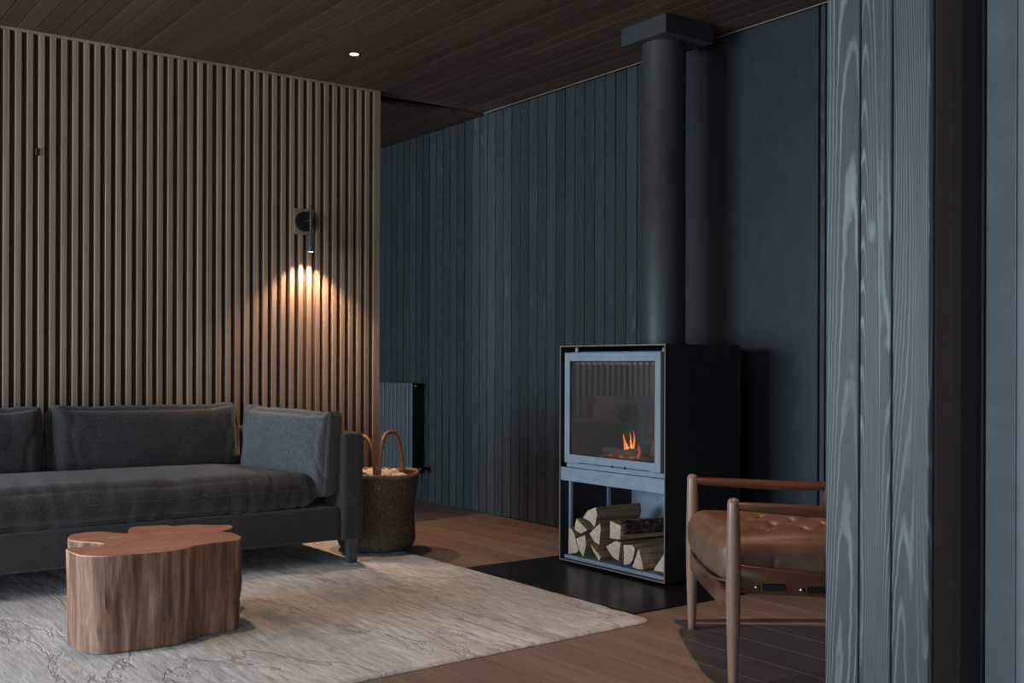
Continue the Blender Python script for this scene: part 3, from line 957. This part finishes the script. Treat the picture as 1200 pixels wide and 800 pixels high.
def handle(a0, a1, hgt, lean):
    r_ = basket_r(.39) - .012
    p0 = Vector((r_ * cos(a0), r_ * sin(a0), .33)); p1 = Vector((r_ * cos(a1), r_ * sin(a1), .33))
    mid = (p0 + p1) / 2; half = (p1 - p0) / 2
    out = Vector((mid.x, mid.y, 0)).normalized() * lean
    bm = bmesh.new(); pts = []
    n = 28
    for i in range(n + 1):
        s = i / n; t_ = -1 + 2 * s
        hh = (1 - abs(t_) ** 2.6) ** .75
        pts.append(p0 + (p1 - p0) * (.5 + .5 * (abs(t_) ** .8) * (1 if t_ > 0 else -1)) + Vector((0, 0, (hgt - .33) * hh)) + out * hh)
    add_tube(bm, pts, .0115, 10)
    obj('handle', bm, M_handle, b, smooth=True)['label'] = 'reddish brown loop handle'
handle(va + .05, va + 2.35, .618, -.01)
handle(va - .02, va - 2.1, .600, -.01)
# shavings heaped inside
bm = bmesh.new(); bmesh.ops.create_grid(bm, x_segments=60, y_segments=60, size=1)
kill = [v for v in bm.verts if v.co.length > 1]
bmesh.ops.delete(bm, geom=kill, context='VERTS')
for v in bm.verts:
    u = v.co.copy(); R_ = .19
    z = .340 + .072 * (1 - u.length_squared) ** .5 if u.length < 1 else .345
    z += .016 * noise.noise(Vector((u.x * 6, u.y * 6, 0))) + .008 * noise.noise(Vector((u.x * 17, u.y * 17, 0)))
    v.co = Vector((BX + u.x * R_, BY + u.y * R_, z + .022))
tag(obj('wood_shavings', bm, M_shav, smooth=True), 'pale cream shavings heaped inside the woven basket', 'shavings', kind='stuff')

# ------------------------------------------------------------------ armchair
CH = thing('armchair', 'walnut framed armchair with buttoned tan leather seat beside the stove', 'armchair', (2.761, 2.602, 0.0), radians(54.13))
def Cc(name, bm, m, par=None, **k): return obj(name, bm, m, par or CH, **k)
HW = .369
def front_leg(sx):
    bm = bmesh.new()
    add_lathe(bm, [(.0145, .0005), (.0155, .03), (.0185, .12), (.0215, .22), (.0228, .32), (.0222, .42), (.0205, .52), (.0192, .572), (.0175, .580), (.0130, .5855), (.006, .588)], 28, T((sx * HW, 0, 0)))
    return bm
Cc('leg', front_leg(-1), M_leg, smooth=True); Cc('leg', front_leg(1), M_leg, smooth=True)
def rear_path(sx):
    return spline([(sx * (HW - .02), -.66, .0005), (sx * (HW - .015), -.635, .22), (sx * (HW - .005), -.66, .45), (sx * (HW - .01), -.76, .70), (sx * (HW - .03), -.845, .88)], 6)
for sx in (-1, 1):
    bm = bmesh.new(); p = rear_path(sx); n = len(p)
    add_tube(bm, p, [(.014 + .009 * sin(pi * min(1, (i / (n - 1)) * 1.1 + .05)), .014 + .009 * sin(pi * min(1, (i / (n - 1)) * 1.1 + .05))) for i in range(n)], 16, up=Vector((0, 1, 0)))
    Cc('leg', bm, M_leg, smooth=True)
for sx in (-1, 1):       # arms
    bm = bmesh.new()
    p = spline([(sx * HW, .0, .563), (sx * (HW + .006), -.12, .556), (sx * (HW + .014), -.30, .546), (sx * (HW + .008), -.48, .543), (sx * (HW - .004), -.672, .552)], 8)
    n = len(p)
    add_tube(bm, p, [(.013 + .013 * sin(pi * i / (n - 1)) ** .8, .0125 + .006 * sin(pi * i / (n - 1))) for i in range(n)], 18)
    Cc('arm', bm, M_walnut, smooth=True)
    rail = bmesh.new()
    pr = [(.0, .292), (.0, .382), (-.28, .348), (-.64, .275), (-.64, .215), (-.28, .280)]
    prism(rail, pr, 'x', sx * (HW - .012) - .011, sx * (HW - .012) + .011, .003)
    ro = Cc('side_rail', rail, M_walnut, auto=40)
    for yy in (-.125, -.265):
        st = bmesh.new()
        zc = .318 + yy * .06 + (.0)
        add_box(st, sx * (HW - .0005) - .0025, sx * (HW - .0005) + .0025, yy - .038, yy + .038, zc - .011, zc + .011, .002)
        s1 = Cc('strap', st, M_black, ro); s1['label'] = 'black strap'
        sb = bmesh.new(); add_tube(sb, [(sx * (HW - .003), yy + .052, zc), (sx * (HW + .004), yy + .052, zc)], .007, 14)
        Cc('stud', sb, M_brass, ro, smooth=True)['label'] = 'brass stud'
fr_ = bmesh.new(); prism(fr_, [(-HW + .015, .292), (HW - .015, .292), (HW - .015, .232), (.2, .222), (-.2, .222), (-HW + .015, .232)], 'y', -.012, .012, .003)
Cc('front_rail', fr_, M_walnut, auto=40)
rr = bmesh.new(); prism(rr, [(-HW + .03, .275), (HW - .03, .275), (HW - .03, .215), (-HW + .03, .215)], 'y', -.645, -.621, .003)
Cc('rear_rail', rr, M_walnut, auto=40)
BT = [(bx, by) for bx in (-.19, 0, .19) for by in (-.13, -.30, -.47)] + [(bx, by) for bx in (-.095, .095) for by in (-.215, -.385)]
def seat_fn(q, u, d):
    a = wrinkle(61, .004, (4, 4, 4))(q, u, d)
    if u.z > .2:
        y = q.y - .29; dd = 0
        for bx, by in BT:
            r2 = (q.x - bx) ** 2 + (y - by) ** 2
            dd += .030 * exp(-r2 / .0009)
        gx, gy = q.x / .19, (y + .30) / .17
        for s_ in (gx + gy, gx - gy):
            fq = abs(s_ - round(s_)) * .13
            dd += .015 * exp(-(fq / .0075) ** 2) * (1 if abs(q.x) < .20 and -.48 < y < -.12 else .0)
        a.z -= dd * min(1, (u.z - .2) / .6)
    else:
        for sx_ in (-.19, 0, .19):
            if abs(u.z) < .9: a += d * (-.005 * exp(-((q.x - sx_) / .006) ** 2)) * (1 if u.y > .7 else 0)
        for sy_ in (-.13, -.30, -.47):
            if abs(u.z) < .9: a += d * (-.006 * exp(-((q.y - .29 - sy_) / .006) ** 2)) * (1 if abs(u.x) > .7 else 0)
    # belly of the front edge drops lower than the sides
    if u.y > .5 and u.z < 0: a.z -= .02 * (u.y - .5) * 2 * (1 - u.x ** 2)
    return a
bm = soft_box(.668, .64, .155, .058, (96, 96, 22), (.004, .022, .014), seat_fn, T((0, -.296, .385)))
sct = Cc('seat_cushion', bm, M_leather, smooth=True); sct['label'] = 'buttoned tan leather cushion'
for bx, by in BT:
    pb = bmesh.new(); bmesh.ops.create_uvsphere(pb, u_segments=12, v_segments=8, radius=.009, matrix=T((bx, by, .453)) @ Matrix.Diagonal((1, 1, .5, 1)))
    Cc('button', pb, M_leather, sct, smooth=True)
pp_ = bmesh.new()
pts = [(-.318 + .636 * k / 40, .004 + .026 * (1 - (2 * k / 40 - 1) ** 4) ** .6, .322 - .022 * (1 - (2 * k / 40 - 1) ** 2)) for k in range(41)]
add_tube(pp_, pts, .004, 8)
Cc('piping', pp_, M_leather, sct, smooth=True)
bm = soft_box(.66, .14, .47, .06, (50, 14, 40), (.0, .025, .0), wrinkle(71, .005), None)
bmesh.ops.transform(bm, matrix=T((0, -.60, .66)) @ Matrix.Rotation(radians(20), 4, 'X'), verts=bm.verts)
Cc('back_cushion', bm, M_leather, smooth=True)
tr_ = bmesh.new(); add_tube(tr_, spline([(-HW + .03, -.85, .885), (0, -.885, .905), (HW - .03, -.85, .885)], 10), (.014, .02), 14)
Cc('top_rail', tr_, M_walnut, smooth=True)

# ------------------------------------------------------------------ wall lamp
LX, LY = 2.759, YS - .09
w = thing('wall_lamp', 'small black spotlight wall lamp on the slatted oak wall, lit', 'wall lamp', (2.757, YS, 1.83))
def Wl(name, bm, m, par=None, **k):
    for v in bm.verts: v.co -= Vector((2.757, YS, 1.83))
    return obj(name, bm, m, par or w, **k)
Wl('mounting_block', box(2.757 - .062, 2.757 + .062, YS - .0015, YS + .028, 1.755, 1.905, .001), M_slat)['label'] = 'oak mounting block'
bm = bmesh.new(); add_tube(bm, [(2.757, YS - .002, 1.83), (2.757, YS - .018, 1.83)], .058, 40, up=Vector((1, 0, 0)))
Wl('backplate', bm, M_black, auto=40)
bm = bmesh.new(); add_tube(bm, [(2.757, YS - .018, 1.83), (2.757, YS - .04, 1.83), (LX, LY, 1.83)], .006, 10, up=Vector((0, 0, 1)))
Wl('bracket', bm, M_black, smooth=True)
bm = bmesh.new(); add_lathe(bm, [(.0085, 1.742), (.0085, 1.915)], 18, T((LX, LY, 0)))
Wl('stem', bm, M_lamp, auto=40)
bm = bmesh.new(); add_lathe(bm, [(.0225, 1.646), (.0225, 1.750), (.0215, 1.753)], 28, T((LX, LY, 0)), cap=False)
bmesh.ops.holes_fill(bm, edges=[e for e in bm.edges if e.is_boundary and all(v.co.z > 1.74 for v in e.verts)])
hd = Wl('lamp_head', bm, M_lamp, auto=40)
bm = bmesh.new(); add_lathe(bm, [(.019, 1.649), (.019, 1.654)], 24, T((LX, LY, 0)))
Wl('lens', bm, emit('lamp_lens', (1.0, .86, .68), 14.0), hd)['label'] = 'glowing lens'

# clip on the slats
bm = bmesh.new(); add_box(bm, 1.285, 1.303, YS - .006, YS + .02, 2.045, 2.082, .002)
add_box(bm, 1.289, 1.299, YS - .014, YS - .005, 2.05, 2.058, .001)
add_box(bm, 1.289, 1.299, YS - .014, YS - .005, 2.07, 2.078, .001)
tag(obj('picture_hook', bm, M_black), 'tiny dark metal clip between two slats high on the oak wall', 'hook')

# ------------------------------------------------------------------ ceiling spots
def ceiling_spot(x, y, label):
    t = thing('ceiling_spotlight', label, 'ceiling light', (x, y, ZC), 0, 'recessed ceiling spotlights')
    bm = bmesh.new(); add_lathe(bm, [(.024, -.002), (.036, -.003), (.037, -.0005), (.024, -.0005)], 28, cap=False)
    obj('trim_ring', bm, M_black, t, smooth=True)
    bm = bmesh.new(); add_lathe(bm, [(.023, -.0024), (.023, -.0006)], 24)
    obj('lens', bm, M_lens, t)['label'] = 'glowing lens'
M_lens = emit('spot_lens', (1.0, .88, .72), 9.0)
SPOTS = [(2.762, 5.215, 'small round recessed spotlight in the dark board ceiling', 62.0),
         (1.24, 3.98, 'recessed ceiling spotlight above the stump table', 55.0),
         (2.76, 2.45, 'recessed ceiling spotlight above the leather armchair', 105.0)]
for x, y, lab, pw_ in SPOTS: ceiling_spot(x, y, lab)

# ------------------------------------------------------------------ light
def lamp(name, typ, loc, energy, col, **k):
    l = bpy.data.lights.new(name, typ); l.energy = energy; l.color = col
    for a, v in k.items(): setattr(l, a, v)
    o = bpy.data.objects.new(name, l); COL.objects.link(o); o.location = loc
    return o
WARM = (1.0, .64, .41)
for x, y, lab, pw_ in SPOTS:
    lamp('spot_beam', 'SPOT', (x, y, ZC - .012), pw_, WARM, spot_size=radians(74), spot_blend=1.0, shadow_soft_size=.02)
lamp('wall_lamp_beam', 'SPOT', (LX, LY, 1.641), 40.0, WARM, spot_size=radians(114), spot_blend=.55, shadow_soft_size=.018)
fl = lamp('fire_glow', 'POINT', (3.60, 3.95, .64), .07, (1.0, .35, .1), shadow_soft_size=.03)
DAY = (.74, .895, 1.0)
day = lamp('daylight', 'AREA', (XL - .14, (WY0 + WY1) / 2, (WZ0 + WZ1) / 2), 265.0, DAY, shape='RECTANGLE', size=WZ1 - WZ0, size_y=WY1 - WY0)
day.rotation_euler = (0, radians(-90), 0)
day = lamp('daylight', 'AREA', (XL - .14, 7.55, (WZ0 + WZ1) / 2), 195.0, DAY, shape='RECTANGLE', size=WZ1 - WZ0, size_y=2.5)
day.rotation_euler = (0, radians(-90), 0)
day = lamp('daylight', 'AREA', ((NX0 + NX1) / 2, YB - .1, 1.37), 30.0, (1.0, .96, .93), shape='RECTANGLE', size=NX1 - NX0, size_y=1.95)  # added soft fill for the faces turned towards the camera side
day.rotation_euler = (radians(90), 0, 0)
day = lamp('daylight', 'AREA', (XL - .14, -.4, (WZ0 + WZ1) / 2), 82.0, DAY, shape='RECTANGLE', size=WZ1 - WZ0, size_y=2.4)  # extra light added for the board-clad column and steel panels
day.rotation_euler = (0, radians(-90), 0)

W = bpy.data.worlds.new('sky'); SC.world = W; W.use_nodes = True
W.node_tree.nodes['Background'].inputs[0].default_value = (.5, .65, .8, 1)
W.node_tree.nodes['Background'].inputs[1].default_value = .3

# ------------------------------------------------------------------ camera
cam = bpy.data.cameras.new('camera'); co = bpy.data.objects.new('camera', cam); COL.objects.link(co)
a = radians(36.26); rl = .0035
Rt, Up, Fw = Vector((cos(a), -sin(a), 0)), Vector((0, 0, 1)), Vector((sin(a), cos(a), 0))
R2 = Rt * cos(rl) + Up * sin(rl); U2 = Up * cos(rl) - Rt * sin(rl)
co.matrix_world = Matrix(((R2.x, U2.x, -Fw.x, 0), (R2.y, U2.y, -Fw.y, 0), (R2.z, U2.z, -Fw.z, 1.0), (0, 0, 0, 1)))
cam.sensor_width = 36; cam.lens = 1268 * 36 / 1200; cam.shift_y = 27 / 1200
cam.clip_start = .02
SC.camera = co
vs = SC.view_settings
SC.display_settings.display_device = 'sRGB'
vs.view_transform = 'Standard'; vs.look = 'None'; vs.exposure = 0.0; vs.gamma = 1.0; vs.use_curve_mapping = False
SC.cycles.max_bounces = 8
